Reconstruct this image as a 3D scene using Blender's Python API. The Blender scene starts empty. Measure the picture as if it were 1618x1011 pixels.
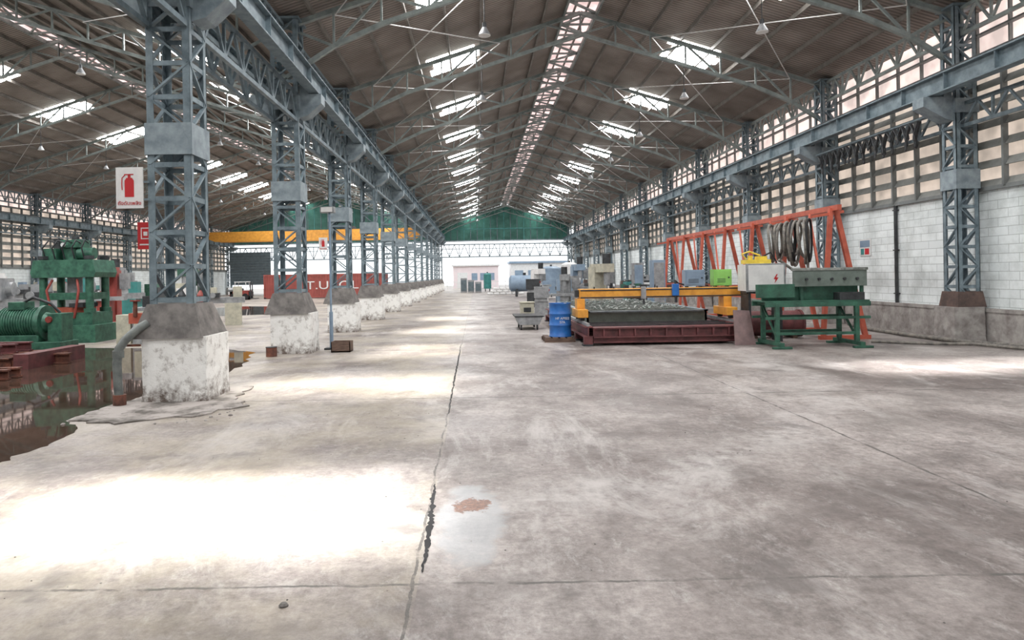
import bpy, math, random
from mathutils import Vector, Matrix
random.seed(7)
S = bpy.context.scene
S.view_settings.view_transform = 'Standard'
S.view_settings.look = 'None'

# ------------------------------------------------------------------ materials
def new_mat(name):
    m = bpy.data.materials.new(name); m.use_nodes = True
    nt = m.node_tree
    return m, nt, nt.nodes, nt.links, nt.nodes['Principled BSDF']

def mat(name, c1, c2=None, rough=0.6, metal=0.0, scale=3.0, bump=0.0, lo=0.35, hi=0.65, stretch=(1,1,1), detail=6):
    m, nt, N, L, b = new_mat(name)
    if c2 is None: c2 = tuple(x*0.7 for x in c1)
    tc = N.new('ShaderNodeTexCoord'); mp = N.new('ShaderNodeMapping'); mp.inputs['Scale'].default_value = stretch
    L.new(tc.outputs['Object'], mp.inputs[0])
    n = N.new('ShaderNodeTexNoise'); n.inputs['Scale'].default_value = scale; n.inputs['Detail'].default_value = detail
    n.inputs['Roughness'].default_value = 0.65
    L.new(mp.outputs[0], n.inputs['Vector'])
    r = N.new('ShaderNodeValToRGB')
    r.color_ramp.elements[0].position = lo; r.color_ramp.elements[1].position = hi
    r.color_ramp.elements[0].color = (*c2, 1); r.color_ramp.elements[1].color = (*c1, 1)
    L.new(n.outputs['Fac'], r.inputs[0]); L.new(r.outputs[0], b.inputs['Base Color'])
    b.inputs['Roughness'].default_value = rough; b.inputs['Metallic'].default_value = metal
    if bump:
        bp = N.new('ShaderNodeBump'); bp.inputs['Strength'].default_value = bump; bp.inputs['Distance'].default_value = 0.02
        L.new(n.outputs['Fac'], bp.inputs['Height']); L.new(bp.outputs[0], b.inputs['Normal'])
    return m

steel = mat('blue_grey_steel', (0.225,0.29,0.325), (0.105,0.145,0.17), 0.5, 0.1, 4)
steel_l = mat('light_steel', (0.31,0.375,0.41), (0.17,0.215,0.245), 0.5, 0.1, 4)
truss_m = mat('truss_steel', (0.33,0.38,0.37), (0.18,0.215,0.21), 0.55, 0.0, 3)
purlin_m = mat('purlin_steel', (0.24,0.22,0.20), (0.14,0.13,0.115), 0.6, 0, 3)
rod_m = mat('rod_metal', (0.8,0.8,0.8), (0.6,0.6,0.6), 0.4, 0.2, 3)
skirt_m = mat('weathered_skirt', (0.21,0.195,0.185), (0.09,0.084,0.08), 0.7, 0, 5)
rskirt_m = mat('rusted_skirt', (0.14,0.09,0.075), (0.07,0.05,0.045), 0.7, 0, 5)
conc = mat('grey_concrete', (0.44,0.42,0.40), (0.20,0.18,0.17), 0.9, 0, 3, 0.4)
green = mat('machine_green', (0.055,0.175,0.115), (0.02,0.075,0.052), 0.45, 0.1, 6)
green_l = mat('lime_green', (0.30,0.65,0.16), (0.22,0.5,0.1), 0.45, 0, 3)
dgreen = mat('rack_green', (0.045,0.15,0.10), (0.025,0.07,0.05), 0.55, 0.1, 5)
maroon = mat('maroon_steel', (0.19,0.06,0.062), (0.085,0.032,0.034), 0.55, 0.1, 5)
rust = mat('rusty_steel', (0.22,0.08,0.05), (0.06,0.028,0.022), 0.7, 0.1, 6)
orange = mat('orange_red_paint', (0.60,0.14,0.085), (0.42,0.09,0.055), 0.5, 0, 4)
yellow = mat('yellow_paint', (0.85,0.41,0.06), (0.62,0.27,0.04), 0.45, 0, 4)
yel2 = mat('bright_yellow', (0.85,0.65,0.08), (0.6,0.45,0.05), 0.5, 0, 6)
blue = mat('drum_blue', (0.025,0.17,0.52), (0.015,0.10,0.36), 0.4, 0, 4)
bluegrey = mat('blue_grey_box', (0.25,0.34,0.44), (0.18,0.25,0.34), 0.5, 0, 3)
white = mat('white_paint', (0.78,0.78,0.77), (0.64,0.64,0.64), 0.5, 0, 4)
offw = mat('cream_paint', (0.55,0.53,0.42), (0.35,0.34,0.28), 0.6, 0, 5)
grey = mat('grey_metal', (0.36,0.37,0.38), (0.19,0.20,0.21), 0.5, 0.2, 5)
dark = mat('dark_metal', (0.06,0.065,0.07), (0.025,0.027,0.03), 0.5, 0.3, 5)
black = mat('black_rubber', (0.02,0.02,0.022), (0.008,0.008,0.009), 0.8, 0, 5)
hose_m = mat('grey_hose', (0.26,0.24,0.21), (0.09,0.085,0.08), 0.7, 0, 8)
red = mat('sign_red', (0.55,0.02,0.025), (0.45,0.015,0.02), 0.5, 0, 3)
dred = mat('dull_red', (0.34,0.06,0.045), (0.2,0.035,0.03), 0.5, 0, 3)
cred = mat('container_red', (0.36,0.085,0.07), (0.25,0.06,0.05), 0.6, 0, 2)
teal = mat('teal_paint', (0.05,0.25,0.24), (0.035,0.17,0.16), 0.5, 0, 3)
pinkw = mat('pale_pink_wall', (0.84,0.73,0.74), (0.76,0.65,0.67), 0.9, 0, 1)
pipe_m = mat('grey_pipe', (0.19,0.21,0.20), (0.09,0.10,0.10), 0.45, 0.2, 5)
wood = mat('old_wood', (0.17,0.11,0.08), (0.08,0.05,0.04), 0.8, 0, 6, stretch=(1,6,6))
shut_m = mat('dark_shutter', (0.13,0.17,0.19), (0.08,0.11,0.13), 0.6, 0.1, 3)
grate_m = mat('galvanised_grate', (0.32,0.34,0.32), (0.12,0.135,0.125), 0.5, 0.2, 9)
panel_m = mat('dark_grey_green_panel', (.15,.19,.17), (.09,.115,.10), .6, 0, 4)

def plinth_mat():
    m, nt, N, L, b = new_mat('whitewashed_concrete')
    tc = N.new('ShaderNodeTexCoord')
    n = N.new('ShaderNodeTexNoise'); n.inputs['Scale'].default_value = 4.5; n.inputs['Detail'].default_value = 12; n.inputs['Roughness'].default_value = .78
    L.new(tc.outputs['Object'], n.inputs['Vector'])
    sx = N.new('ShaderNodeSeparateXYZ'); L.new(tc.outputs['Object'], sx.inputs[0])
    mr = N.new('ShaderNodeMapRange'); mr.inputs[1].default_value = 0; mr.inputs[2].default_value = .35; mr.inputs[3].default_value = -.12; mr.inputs[4].default_value = .055
    L.new(sx.outputs[2], mr.inputs[0])
    a = N.new('ShaderNodeMath'); a.operation = 'ADD'; L.new(n.outputs['Fac'], a.inputs[0]); L.new(mr.outputs[0], a.inputs[1])
    r = N.new('ShaderNodeValToRGB'); e = r.color_ramp.elements
    e[0].position = .34; e[0].color = (.13,.10,.085,1); e[1].position = .54; e[1].color = (.84,.84,.82,1)
    x = e.new(.43); x.color = (.45,.43,.41,1)
    L.new(a.outputs[0], r.inputs[0]); L.new(r.outputs[0], b.inputs['Base Color'])
    b.inputs['Roughness'].default_value = .9
    bp = N.new('ShaderNodeBump'); bp.inputs['Strength'].default_value = .6; bp.inputs['Distance'].default_value = .03
    L.new(n.outputs['Fac'], bp.inputs['Height']); L.new(bp.outputs[0], b.inputs['Normal'])
    return m
plinth_m = plinth_mat()

def block_mat():
    m, nt, N, L, b = new_mat('whitewashed_blockwork')
    tc = N.new('ShaderNodeTexCoord')
    sx = N.new('ShaderNodeSeparateXYZ'); L.new(tc.outputs['Object'], sx.inputs[0])
    cx = N.new('ShaderNodeCombineXYZ'); L.new(sx.outputs[1], cx.inputs[0]); L.new(sx.outputs[2], cx.inputs[1])
    br = N.new('ShaderNodeTexBrick'); br.inputs['Scale'].default_value = 1
    br.inputs['Brick Width'].default_value = .6; br.inputs['Row Height'].default_value = .2; br.inputs['Mortar Size'].default_value = .009
    br.inputs['Color1'].default_value = (.88,.94,.95,1); br.inputs['Color2'].default_value = (.79,.85,.86,1); br.inputs['Mortar'].default_value = (.52,.57,.57,1)
    br.inputs['Mortar Smooth'].default_value = .3
    L.new(cx.outputs[0], br.inputs['Vector'])
    n = N.new('ShaderNodeTexNoise'); n.inputs['Scale'].default_value = 1.1; n.inputs['Detail'].default_value = 10; n.inputs['Roughness'].default_value = .7
    L.new(tc.outputs['Object'], n.inputs['Vector'])
    r = N.new('ShaderNodeValToRGB'); r.color_ramp.elements[0].position = .38; r.color_ramp.elements[0].color = (.70,.71,.70,1); r.color_ramp.elements[1].position = .55
    L.new(n.outputs['Fac'], r.inputs[0])
    mx = N.new('ShaderNodeMixRGB'); mx.blend_type = 'MULTIPLY'; mx.inputs[0].default_value = .8
    L.new(br.outputs['Color'], mx.inputs[1]); L.new(r.outputs[0], mx.inputs[2]); L.new(mx.outputs[0], b.inputs['Base Color'])
    b.inputs['Roughness'].default_value = .9
    return m
block_m = block_mat()

def roof_mat():
    m, nt, N, L, b = new_mat('corrugated_roof_sheet')
    tc = N.new('ShaderNodeTexCoord')
    w = N.new('ShaderNodeTexWave'); w.bands_direction = 'Y'; w.inputs['Scale'].default_value = 2.2; w.inputs['Distortion'].default_value = 0
    L.new(tc.outputs['Object'], w.inputs['Vector'])
    n = N.new('ShaderNodeTexNoise'); n.inputs['Scale'].default_value = .9; n.inputs['Detail'].default_value = 8
    L.new(tc.outputs['Object'], n.inputs['Vector'])
    r = N.new('ShaderNodeValToRGB'); r.color_ramp.elements[0].position = .3; r.color_ramp.elements[1].position = .7
    r.color_ramp.elements[0].color = (.215,.182,.16,1); r.color_ramp.elements[1].color = (.39,.345,.31,1)
    L.new(n.outputs['Fac'], r.inputs[0])
    r2 = N.new('ShaderNodeValToRGB'); r2.color_ramp.elements[0].color = (.55,.55,.55,1); r2.color_ramp.elements[1].color = (1.1,1.1,1.1,1)
    L.new(w.outputs['Fac'], r2.inputs[0])
    mx = N.new('ShaderNodeMixRGB'); mx.blend_type = 'MULTIPLY'; mx.inputs[0].default_value = 1
    L.new(r.outputs[0], mx.inputs[1]); L.new(r2.outputs[0], mx.inputs[2]); L.new(mx.outputs[0], b.inputs['Base Color'])
    bp = N.new('ShaderNodeBump'); bp.inputs['Strength'].default_value = .5; bp.inputs['Distance'].default_value = .04
    L.new(w.outputs['Fac'], bp.inputs['Height']); L.new(bp.outputs[0], b.inputs['Normal'])
    b.inputs['Roughness'].default_value = .7
    return m
roof_m = roof_mat()

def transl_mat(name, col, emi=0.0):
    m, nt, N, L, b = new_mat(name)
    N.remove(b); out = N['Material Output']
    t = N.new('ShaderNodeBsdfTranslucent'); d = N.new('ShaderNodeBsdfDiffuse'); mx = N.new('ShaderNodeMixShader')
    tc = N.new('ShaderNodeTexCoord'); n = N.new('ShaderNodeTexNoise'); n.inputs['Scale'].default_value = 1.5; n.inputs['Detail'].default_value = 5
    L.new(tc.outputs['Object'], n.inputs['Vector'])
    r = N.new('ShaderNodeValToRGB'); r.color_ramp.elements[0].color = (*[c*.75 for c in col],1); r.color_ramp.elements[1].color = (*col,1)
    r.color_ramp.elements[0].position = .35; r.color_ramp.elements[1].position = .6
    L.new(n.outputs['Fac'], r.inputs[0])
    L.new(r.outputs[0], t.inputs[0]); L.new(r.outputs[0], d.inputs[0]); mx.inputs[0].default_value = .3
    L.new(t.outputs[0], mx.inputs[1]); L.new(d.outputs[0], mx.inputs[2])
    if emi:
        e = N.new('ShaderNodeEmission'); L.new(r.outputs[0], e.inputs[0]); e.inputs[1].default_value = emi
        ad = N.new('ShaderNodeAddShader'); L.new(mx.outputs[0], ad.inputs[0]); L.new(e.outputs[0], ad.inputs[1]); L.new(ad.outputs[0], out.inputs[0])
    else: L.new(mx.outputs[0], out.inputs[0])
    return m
peach = transl_mat('translucent_beige_glow', (.90,.82,.75), .08)  # slight emission added to the sheet, standing in for daylight behind it
peachb = transl_mat('translucent_clerestory_glow', (.96,.85,.81), .30)  # sheet also emits, imitating the glow of sun on its outer face
ridge_t = transl_mat('translucent_ridge_glow', (.95,.80,.78), .22)  # added emission brightens the ridge strip as if backlit
ggreen = transl_mat('green_gable_sheet', (.15,.27,.24))

def emis(name, col, s):
    m, nt, N, L, b = new_mat(name); N.remove(b)
    e = N.new('ShaderNodeEmission'); e.inputs[0].default_value = (*col,1); e.inputs[1].default_value = s
    L.new(e.outputs[0], N['Material Output'].inputs[0]); return m
sky_e = emis('skylight_glazing', (1,.99,.98), 38)

def water_mat():
    m, nt, N, L, b = new_mat('muddy_water')
    b.inputs['Roughness'].default_value = .03
    b.inputs['IOR'].default_value = 1.5
    tc = N.new('ShaderNodeTexCoord'); n = N.new('ShaderNodeTexNoise'); n.inputs['Scale'].default_value = 1.2; n.inputs['Detail'].default_value = 3
    L.new(tc.outputs['Object'], n.inputs['Vector'])
    r = N.new('ShaderNodeValToRGB'); r.color_ramp.elements[0].color = (.03,.022,.018,1); r.color_ramp.elements[1].color = (.10,.058,.042,1)
    L.new(n.outputs['Fac'], r.inputs[0]); L.new(r.outputs[0], b.inputs['Base Color'])
    bp = N.new('ShaderNodeBump'); bp.inputs['Strength'].default_value = .04; bp.inputs['Distance'].default_value = .02
    L.new(n.outputs['Fac'], bp.inputs['Height']); L.new(bp.outputs[0], b.inputs['Normal'])
    return m
water = water_mat()

def floor_mat():
    m, nt, N, L, b = new_mat('worn_concrete_floor')
    tc = N.new('ShaderNodeTexCoord'); P = tc.outputs['Object']
    def noise(s, d=8, ro=.6, st=(1,1,1), off=(0,0,0), dist=0):
        mp = N.new('ShaderNodeMapping'); mp.inputs['Scale'].default_value = st; mp.inputs['Location'].default_value = off; L.new(P, mp.inputs[0])
        n = N.new('ShaderNodeTexNoise'); n.inputs['Scale'].default_value = s; n.inputs['Detail'].default_value = d; n.inputs['Roughness'].default_value = ro
        n.inputs['Distortion'].default_value = dist
        L.new(mp.outputs[0], n.inputs['Vector']); return n.outputs['Fac']
    def ramp(f, a, ca, c, cb):
        r = N.new('ShaderNodeValToRGB'); e = r.color_ramp.elements
        e[0].position = a; e[0].color = (*ca,1); e[1].position = c; e[1].color = (*cb,1); L.new(f, r.inputs[0]); return r.outputs[0]
    def mix(mode, f, a, c):
        x = N.new('ShaderNodeMixRGB'); x.blend_type = mode
        if isinstance(f, float): x.inputs[0].default_value = f
        else: L.new(f, x.inputs[0])
        L.new(a, x.inputs[1])
        if isinstance(c, tuple): x.inputs[2].default_value = (*c,1)
        else: L.new(c, x.inputs[2])
        return x.outputs[0]
    def math_(op, a, c=None):
        x = N.new('ShaderNodeMath'); x.operation = op
        for i, v in enumerate((a, c)):
            if v is None: continue
            if isinstance(v, (int, float)): x.inputs[i].default_value = v
            else: L.new(v, x.inputs[i])
        return x.outputs[0]
    sp = N.new('ShaderNodeSeparateXYZ'); L.new(P, sp.inputs[0])
    big = noise(.33, 12, .66, dist=.4)
    col = ramp(big, .40, (.165,.138,.13), .60, (.36,.328,.313))
    col = mix('MULTIPLY', 1.0, col, ramp(noise(1.5, 14, .76, (1,.6,1)), .38, (.62,.60,.59), .58, (1.16,1.16,1.16)))
    col = mix('MULTIPLY', 1.0, col, ramp(noise(14, 10, .85), .36, (.52,.51,.50), .60, (1.18,1.18,1.18)))
    # pale scuffs
    sc = ramp(noise(.8, 14, .8, (1,.4,1), (3,7,0), .6), .52, (0,0,0), .64, (.75,.75,.75))
    col = mix('MIX', sc, col, (.475,.45,.437))
    fine = ramp(noise(5, 14, .88, (1,.5,1), (1,2,0), .3), .54, (0,0,0), .62, (.55,.55,.55))
    col = mix('MIX', fine, col, (.47,.45,.435))
    # ochre dust in left bays
    och = math_('MULTIPLY', ramp(noise(.6, 8, .7, off=(5,0,0)), .42, (0,0,0), .6, (.45,.45,.45)), math_('LESS_THAN', sp.outputs[0], -.35))
    col = mix('MIX', och, col, (.45,.40,.30))
    # worn track arcs
    mp = N.new('ShaderNodeMapping'); mp.inputs['Location'].default_value = (3.0,-13.0,0); L.new(P, mp.inputs[0])
    def arc(r0, wd, s, strength, colr, colin):
        ln = N.new('ShaderNodeVectorMath'); ln.operation = 'LENGTH'; L.new(mp.outputs[0], ln.inputs[0])
        d = math_('ABSOLUTE', math_('SUBTRACT', math_('ADD', ln.outputs['Value'], math_('MULTIPLY', noise(.5, 8, .7), 1.6)), r0))
        a = math_('MULTIPLY', ramp(math_('DIVIDE', d, wd), .0, (1,1,1), 1.0, (0,0,0)), ramp(noise(s, 10, .75), .42, (0,0,0), .58, (1,1,1)))
        return mix('MIX', math_('MULTIPLY', a, strength), colin, colr)
    col = arc(9.3, .5, 2.5, .7, (.50,.475,.46), col)
    col = arc(10.6, .25, 2.0, .6, (.13,.112,.105), col)
    col = arc(7.6, .18, 1.7, .55, (.13,.112,.105), col)
    col = arc(12.4, .3, 1.4, .5, (.14,.12,.112), col)
    # dark oil spots
    col = mix('MIX', ramp(noise(1.1, 5, .6, off=(9,2,0)), .62, (0,0,0), .69, (.6,.6,.6)), col, (.11,.095,.09))
    # joints
    wob = math_('MULTIPLY', math_('SUBTRACT', noise(2.2, 6, .7), .5), .09)
    msk = None
    def joint(c, pos, wd):
        d = math_('ABSOLUTE', math_('ADD', math_('SUBTRACT', c, pos), wob))
        return math_('LESS_THAN', d, wd)
    js = [joint(sp.outputs[0], -.38, .009), joint(sp.outputs[0], 3.75, .014)]
    for yy in (3.85, 9.75, 16.2, 22.4, 28.5, 40.7): js.append(joint(sp.outputs[1], yy, .013 if yy < 5 else .022))
    for j in js: msk = j if msk is None else math_('MAXIMUM', msk, j)
    brk = ramp(noise(3, 6, .7), .40, (.1,.1,.1), .54, (.85,.85,.85))
    msk = math_('MULTIPLY', msk, brk)
    col = mix('MIX', msk, col, (.06,.055,.05))
    # damp patch beside the crack, with a small muddy hollow in it
    def ell(cx, cy, rx, ry, ns, amp):
        dx = math_('DIVIDE', math_('SUBTRACT', sp.outputs[0], cx), rx); dy = math_('DIVIDE', math_('SUBTRACT', sp.outputs[1], cy), ry)
        return math_('ADD', math_('ADD', math_('MULTIPLY', dx, dx), math_('MULTIPLY', dy, dy)), math_('MULTIPLY', math_('SUBTRACT', noise(ns, 8, .7), .5), amp))
    damp = ramp(ell(-.06, 4.85, .26, .8, 3.5, 2.6), .6, (1,1,1), 1.1, (0,0,0))
    col = mix('MIX', math_('MULTIPLY', damp, .6), col, (.37,.39,.41))
    mud = ramp(ell(-.07, 5.17, .17, .18, 11, 4.2), .62, (1,1,1), .72, (0,0,0))
    col = mix('MIX', math_('MULTIPLY', mud, .9), col, ramp(noise(30, 4, .7), .4, (.10,.05,.032), .6, (.26,.12,.075)))
    L.new(col, b.inputs['Base Color'])
    rr = ramp(noise(.7, 6), .3, (.30,.30,.30), .7, (.60,.60,.60))
    rr = mix('MIX', damp, rr, (.40,.40,.40)); L.new(rr, b.inputs['Roughness'])
    bp = N.new('ShaderNodeBump'); bp.inputs['Strength'].default_value = .4; bp.inputs['Distance'].default_value = .015
    L.new(noise(9, 10, .75), bp.inputs['Height']); L.new(bp.outputs[0], b.inputs['Normal'])
    return m
floor_m = floor_mat()

# ------------------------------------------------------------------ mesh builder
class MB:
    def __init__(s): s.v=[]; s.f=[]; s.mi=[]; s.mats=[]; s.sm=[]
    def m(s, mt):
        if mt not in s.mats: s.mats.append(mt)
        return s.mats.index(mt)
    def add(s, vs, fs, mt, smooth=False):
        o = len(s.v); i = s.m(mt); s.v += [tuple(x) for x in vs]
        for f in fs: s.f.append([o+k for k in f]); s.mi.append(i); s.sm.append(smooth)
    def box(s, x0,x1,y0,y1,z0,z1, mt):
        vs=[(x,y,z) for x in (x0,x1) for y in (y0,y1) for z in (z0,z1)]
        s.add(vs, [(0,1,3,2),(4,6,7,5),(0,4,5,1),(2,3,7,6),(0,2,6,4),(1,5,7,3)], mt)
    def beam(s, p, q, w, h, mt, up=(0,0,1)):
        p=Vector(p); q=Vector(q); d=(q-p).normalized(); u=Vector(up)
        if abs(d.dot(u))>.98: u=Vector((0,1,0))
        a=d.cross(u).normalized(); c=a.cross(d).normalized()
        vs=[e+a*i*w/2+c*j*h/2 for e in (p,q) for i in (-1,1) for j in (-1,1)]
        s.add(vs, [(0,1,3,2),(4,6,7,5),(0,4,5,1),(2,3,7,6),(0,2,6,4),(1,5,7,3)], mt)
    def cyl(s, p, q, r, mt, seg=16, r2=None, caps=True):
        p=Vector(p); q=Vector(q); d=(q-p).normalized(); u=Vector((0,0,1))
        if abs(d.dot(u))>.98: u=Vector((0,1,0))
        a=d.cross(u).normalized(); c=a.cross(d); r2 = r if r2 is None else r2
        vs=[e+(a*math.cos(2*math.pi*k/seg)+c*math.sin(2*math.pi*k/seg))*rr for e,rr in ((p,r),(q,r2)) for k in range(seg)]
        s.add(vs, [(k,(k+1)%seg,seg+(k+1)%seg,seg+k) for k in range(seg)], mt, True)
        if caps: s.add(vs, [tuple(range(seg))[::-1], tuple(range(seg,2*seg))], mt)
    def tube(s, pts, r, mt, seg=8, closed=False):
        pts=[Vector(p) for p in pts]; n=len(pts); vs=[]; ref=None
        for i,p in enumerate(pts):
            d=((pts[(i+1)%n] if closed or i<n-1 else p)-(pts[i-1] if closed or i>0 else p)).normalized()
            if ref is None:
                ref=Vector((0,0,1)) if abs(d.z)<.9 else Vector((0,1,0))
            a=(ref-d*ref.dot(d)).normalized(); ref=a; c=d.cross(a)
            vs+=[p+(a*math.cos(2*math.pi*k/seg)+c*math.sin(2*math.pi*k/seg))*r for k in range(seg)]
        fs=[]
        for i in range(n if closed else n-1):
            j=(i+1)%n
            fs+=[(i*seg+k, i*seg+(k+1)%seg, j*seg+(k+1)%seg, j*seg+k) for k in range(seg)]
        s.add(vs, fs, mt, True)
        if not closed: s.add(vs, [tuple(range(seg))[::-1], tuple(range((n-1)*seg,n*seg))], mt)
    def prism(s, poly, axis, a, b, mt):
        def P(u,v,w):
            return {'x':(w,u,v),'y':(u,w,v),'z':(u,v,w)}[axis]
        n=len(poly); vs=[P(u,v,a) for u,v in poly]+[P(u,v,b) for u,v in poly]
        s.add(vs, [tuple(range(n))[::-1], tuple(range(n,2*n))]+[(k,(k+1)%n,n+(k+1)%n,n+k) for k in range(n)], mt)
    def lattice(s, p, q, depth, mt, n, ch=.08, wb=.045, up=(0,0,1)):
        p=Vector(p); q=Vector(q); u=Vector(up)*depth
        s.beam(p,q,ch,ch,mt); s.beam(p+u,q+u,ch,ch,mt)
        for k in range(n):
            a=p.lerp(q,k/n); c=p.lerp(q,(k+1)/n); mid=p.lerp(q,(k+.5)/n)
            s.beam(a,mid+u,wb,wb,mt); s.beam(mid+u,c,wb,wb,mt)
            s.beam(a,a+u,wb,wb,mt)
        s.beam(q,q+u,wb,wb,mt)
    def mesh(s, name, origin=(0,0,0)):
        me=bpy.data.meshes.new(name); o=Vector(origin)
        me.from_pydata([tuple(Vector(v)-o) for v in s.v],[],s.f)
        for mt in s.mats: me.materials.append(mt)
        for p,i,sm in zip(me.polygons,s.mi,s.sm): p.material_index=i; p.use_smooth=sm
        import bmesh
        bm=bmesh.new(); bm.from_mesh(me); bmesh.ops.recalc_face_normals(bm, faces=bm.faces); bm.to_mesh(me); bm.free()
        me.update(); return me
    def obj(s, name, origin=(0,0,0), bevel=0):
        ob=bpy.data.objects.new(name, s.mesh(name, origin)); ob.location=origin
        S.collection.objects.link(ob)
        if bevel:
            b=ob.modifiers.new('bevel','BEVEL'); b.width=bevel; b.segments=2; b.limit_method='ANGLE'; b.angle_limit=math.radians(50)
        return ob
def inst(name, me, loc, rot=(0,0,0)):
    ob=bpy.data.objects.new(name, me); ob.location=loc; ob.rotation_euler=rot; S.collection.objects.link(ob); return ob
def text(parent, name, body, loc, size, mt, rot=(math.pi/2,0,0), sx=1.0):
    c=bpy.data.curves.new(name,'FONT'); c.body=body; c.size=size; c.align_x='CENTER'; c.align_y='CENTER'; c.extrude=.002
    c.materials.append(mt); o=bpy.data.objects.new(name,c); S.collection.objects.link(o)
    o.parent=parent; o.location=Vector(loc)-parent.location; o.rotation_euler=rot; o.scale=(sx,1,1); return o

# ------------------------------------------------------------------ layout constants
XC=-4.35; XR=11.35; XRG=3.5; ZE=7.8; ZR=10.3
XL=-29.5; XLR=-16.92; ZLR=11.8
Y0=-20.3; BAY=6.1; YF=[10.2+BAY*k for k in range(-4,13)]; I1=4; YEND=83.4
SL=(ZR-ZE)/(XR-XRG); SLL=(ZLR-ZE)/(XC-XLR)
def zroof(x):
    if x>=XC: return ZR-abs(x-XRG)*SL
    return ZLR-abs(x-XLR)*SLL

b=MB(); b.add([(-60,-30,0),(40,-30,0),(40,130,0),(-60,130,0)],[(0,1,2,3)],floor_m); b.obj('floor')

for nm,xa,xb in (('ceiling_main_left',XC,XRG-.5),('ceiling_main_right',XRG+.5,XR+.5),('ceiling_aisle_left',XL-.7,XLR-.55),('ceiling_aisle_right',XLR+.55,XC)):
    b=MB(); za,zb=zroof(xa+1e-6) if xa==XC else zroof(xa), zroof(xb-1e-6) if xb!=XC else ZE
    if nm=='ceiling_aisle_left': za=ZLR-abs(xa-XLR)*SLL
    if xa==XC: za=ZE
    b.prism([(xa,za),(xb,zb),(xb,zb+.04),(xa,za+.04)],'y',Y0,YEND+.6,roof_m)
    b.obj(nm)
for nm,xr,zr in (('ridge_ventilator',XRG,ZR),('ridge_ventilator',XLR,ZLR)):
    b=MB()
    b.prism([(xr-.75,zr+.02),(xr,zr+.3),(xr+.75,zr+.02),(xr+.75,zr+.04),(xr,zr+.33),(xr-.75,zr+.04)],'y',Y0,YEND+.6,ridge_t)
    for sx in (-.52,.52):
        b.beam((xr+sx,Y0,zr-.22),(xr+sx,YEND,zr-.22),.07,.16,truss_m)
    for sx in (-.2,.2): b.beam((xr+sx,Y0,zr-.12),(xr+sx,YEND,zr-.12),.05,.08,purlin_m)
    y=Y0; k=0
    while y<YEND-1:
        sgn=1 if k%2 else -1
        b.beam((xr-.5*sgn,y,zr-.2),(xr+.5*sgn,y+1.02,zr-.2),.07,.06,truss_m)
        b.beam((xr-.5,y,zr-.2),(xr+.5,y,zr-.2),.07,.06,truss_m)
        y+=1.0167; k+=1
    b.obj(nm)
b=MB()
for xr,span,sl,zr in ((XRG,7.85,SL,ZR),(XLR,12.55,SLL,ZLR)):
    n=int(span/1.12)
    for s_ in (-1,1):
        for k in range(1,n+1):
            d=.75+(span-.9)*(k-.5)/n
            z=zr-d*sl-.08
            b.beam((xr+s_*d,Y0,z),(xr+s_*d,YEND,z),.06,.13,purlin_m)
b.obj('roof_purlins')
b=MB(); b.box(XL-.5,XC,Y0-.2,Y0,4.6,ZE,conc); b.box(XC,XR+.5,Y0-.2,Y0,4.6,ZE,conc)
b.prism([(XC,ZE),(XR,ZE),(XRG,ZR)],'y',Y0-.2,Y0,ggreen); b.prism([(XL,ZE),(XC,ZE),(XLR,ZLR)],'y',Y0-.2,Y0,ggreen)
b.box(XL-.5,-14,Y0-.2,Y0,0,4.6,conc); b.obj('wall_back')

# ------------------------------------------------------------------ trusses
def truss_mesh(nm, xa, xr, xb, zr, sl):
    b=MB()
    for s_,xe in ((-1,xa),(1,xb)):
        span=abs(xe-xr); n=max(7,int(span/1.05))
        top=[]; bot=[]
        for k in range(n+1):
            d=span*k/n; z=zr-d*sl-.2
            t=k/n
            drop=.68 if t<.8 else .68+ (t-.8)/.2*.5
            top.append(Vector((xr+s_*d,0,z))); bot.append(Vector((xr+s_*d,0,z-drop)))
        for k in range(n):
            b.beam(top[k],top[k+1],.12,.11,truss_m); b.beam(bot[k],bot[k+1],.11,.10,truss_m)
            if k%2: b.beam(top[k],bot[k+1],.05,.06,truss_m)
            else: b.beam(bot[k],top[k+1],.05,.06,truss_m)
            b.beam(top[k],bot[k],.05,.055,truss_m)
    return b.mesh(nm)
tm=truss_mesh('roof_truss',XC,XRG,XR,ZR,SL); tl=truss_mesh('roof_truss_wide',XL,XLR,XC,ZLR,SLL)
for y in YF:
    inst('roof_truss',tm,(0,y,0)); inst('roof_truss',tl,(0,y,0))
b=MB()
for i in range(I1-1,len(YF)-1):
    ya,yb=YF[i],YF[i+1]
    for xa,xb in ((-3.2,0.9),(5.8,10.2),(-27,-21),(-12.5,-6.5)):
        za=zroof(xa)-.3; zb=zroof(xb)-.3
        b.cyl((xa,ya,za),(xb,yb,zb),.016,rod_m,6); b.cyl((xb,ya,zb),(xa,yb,za),.016,rod_m,6)
b.obj('roof_bracing_rods')

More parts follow.
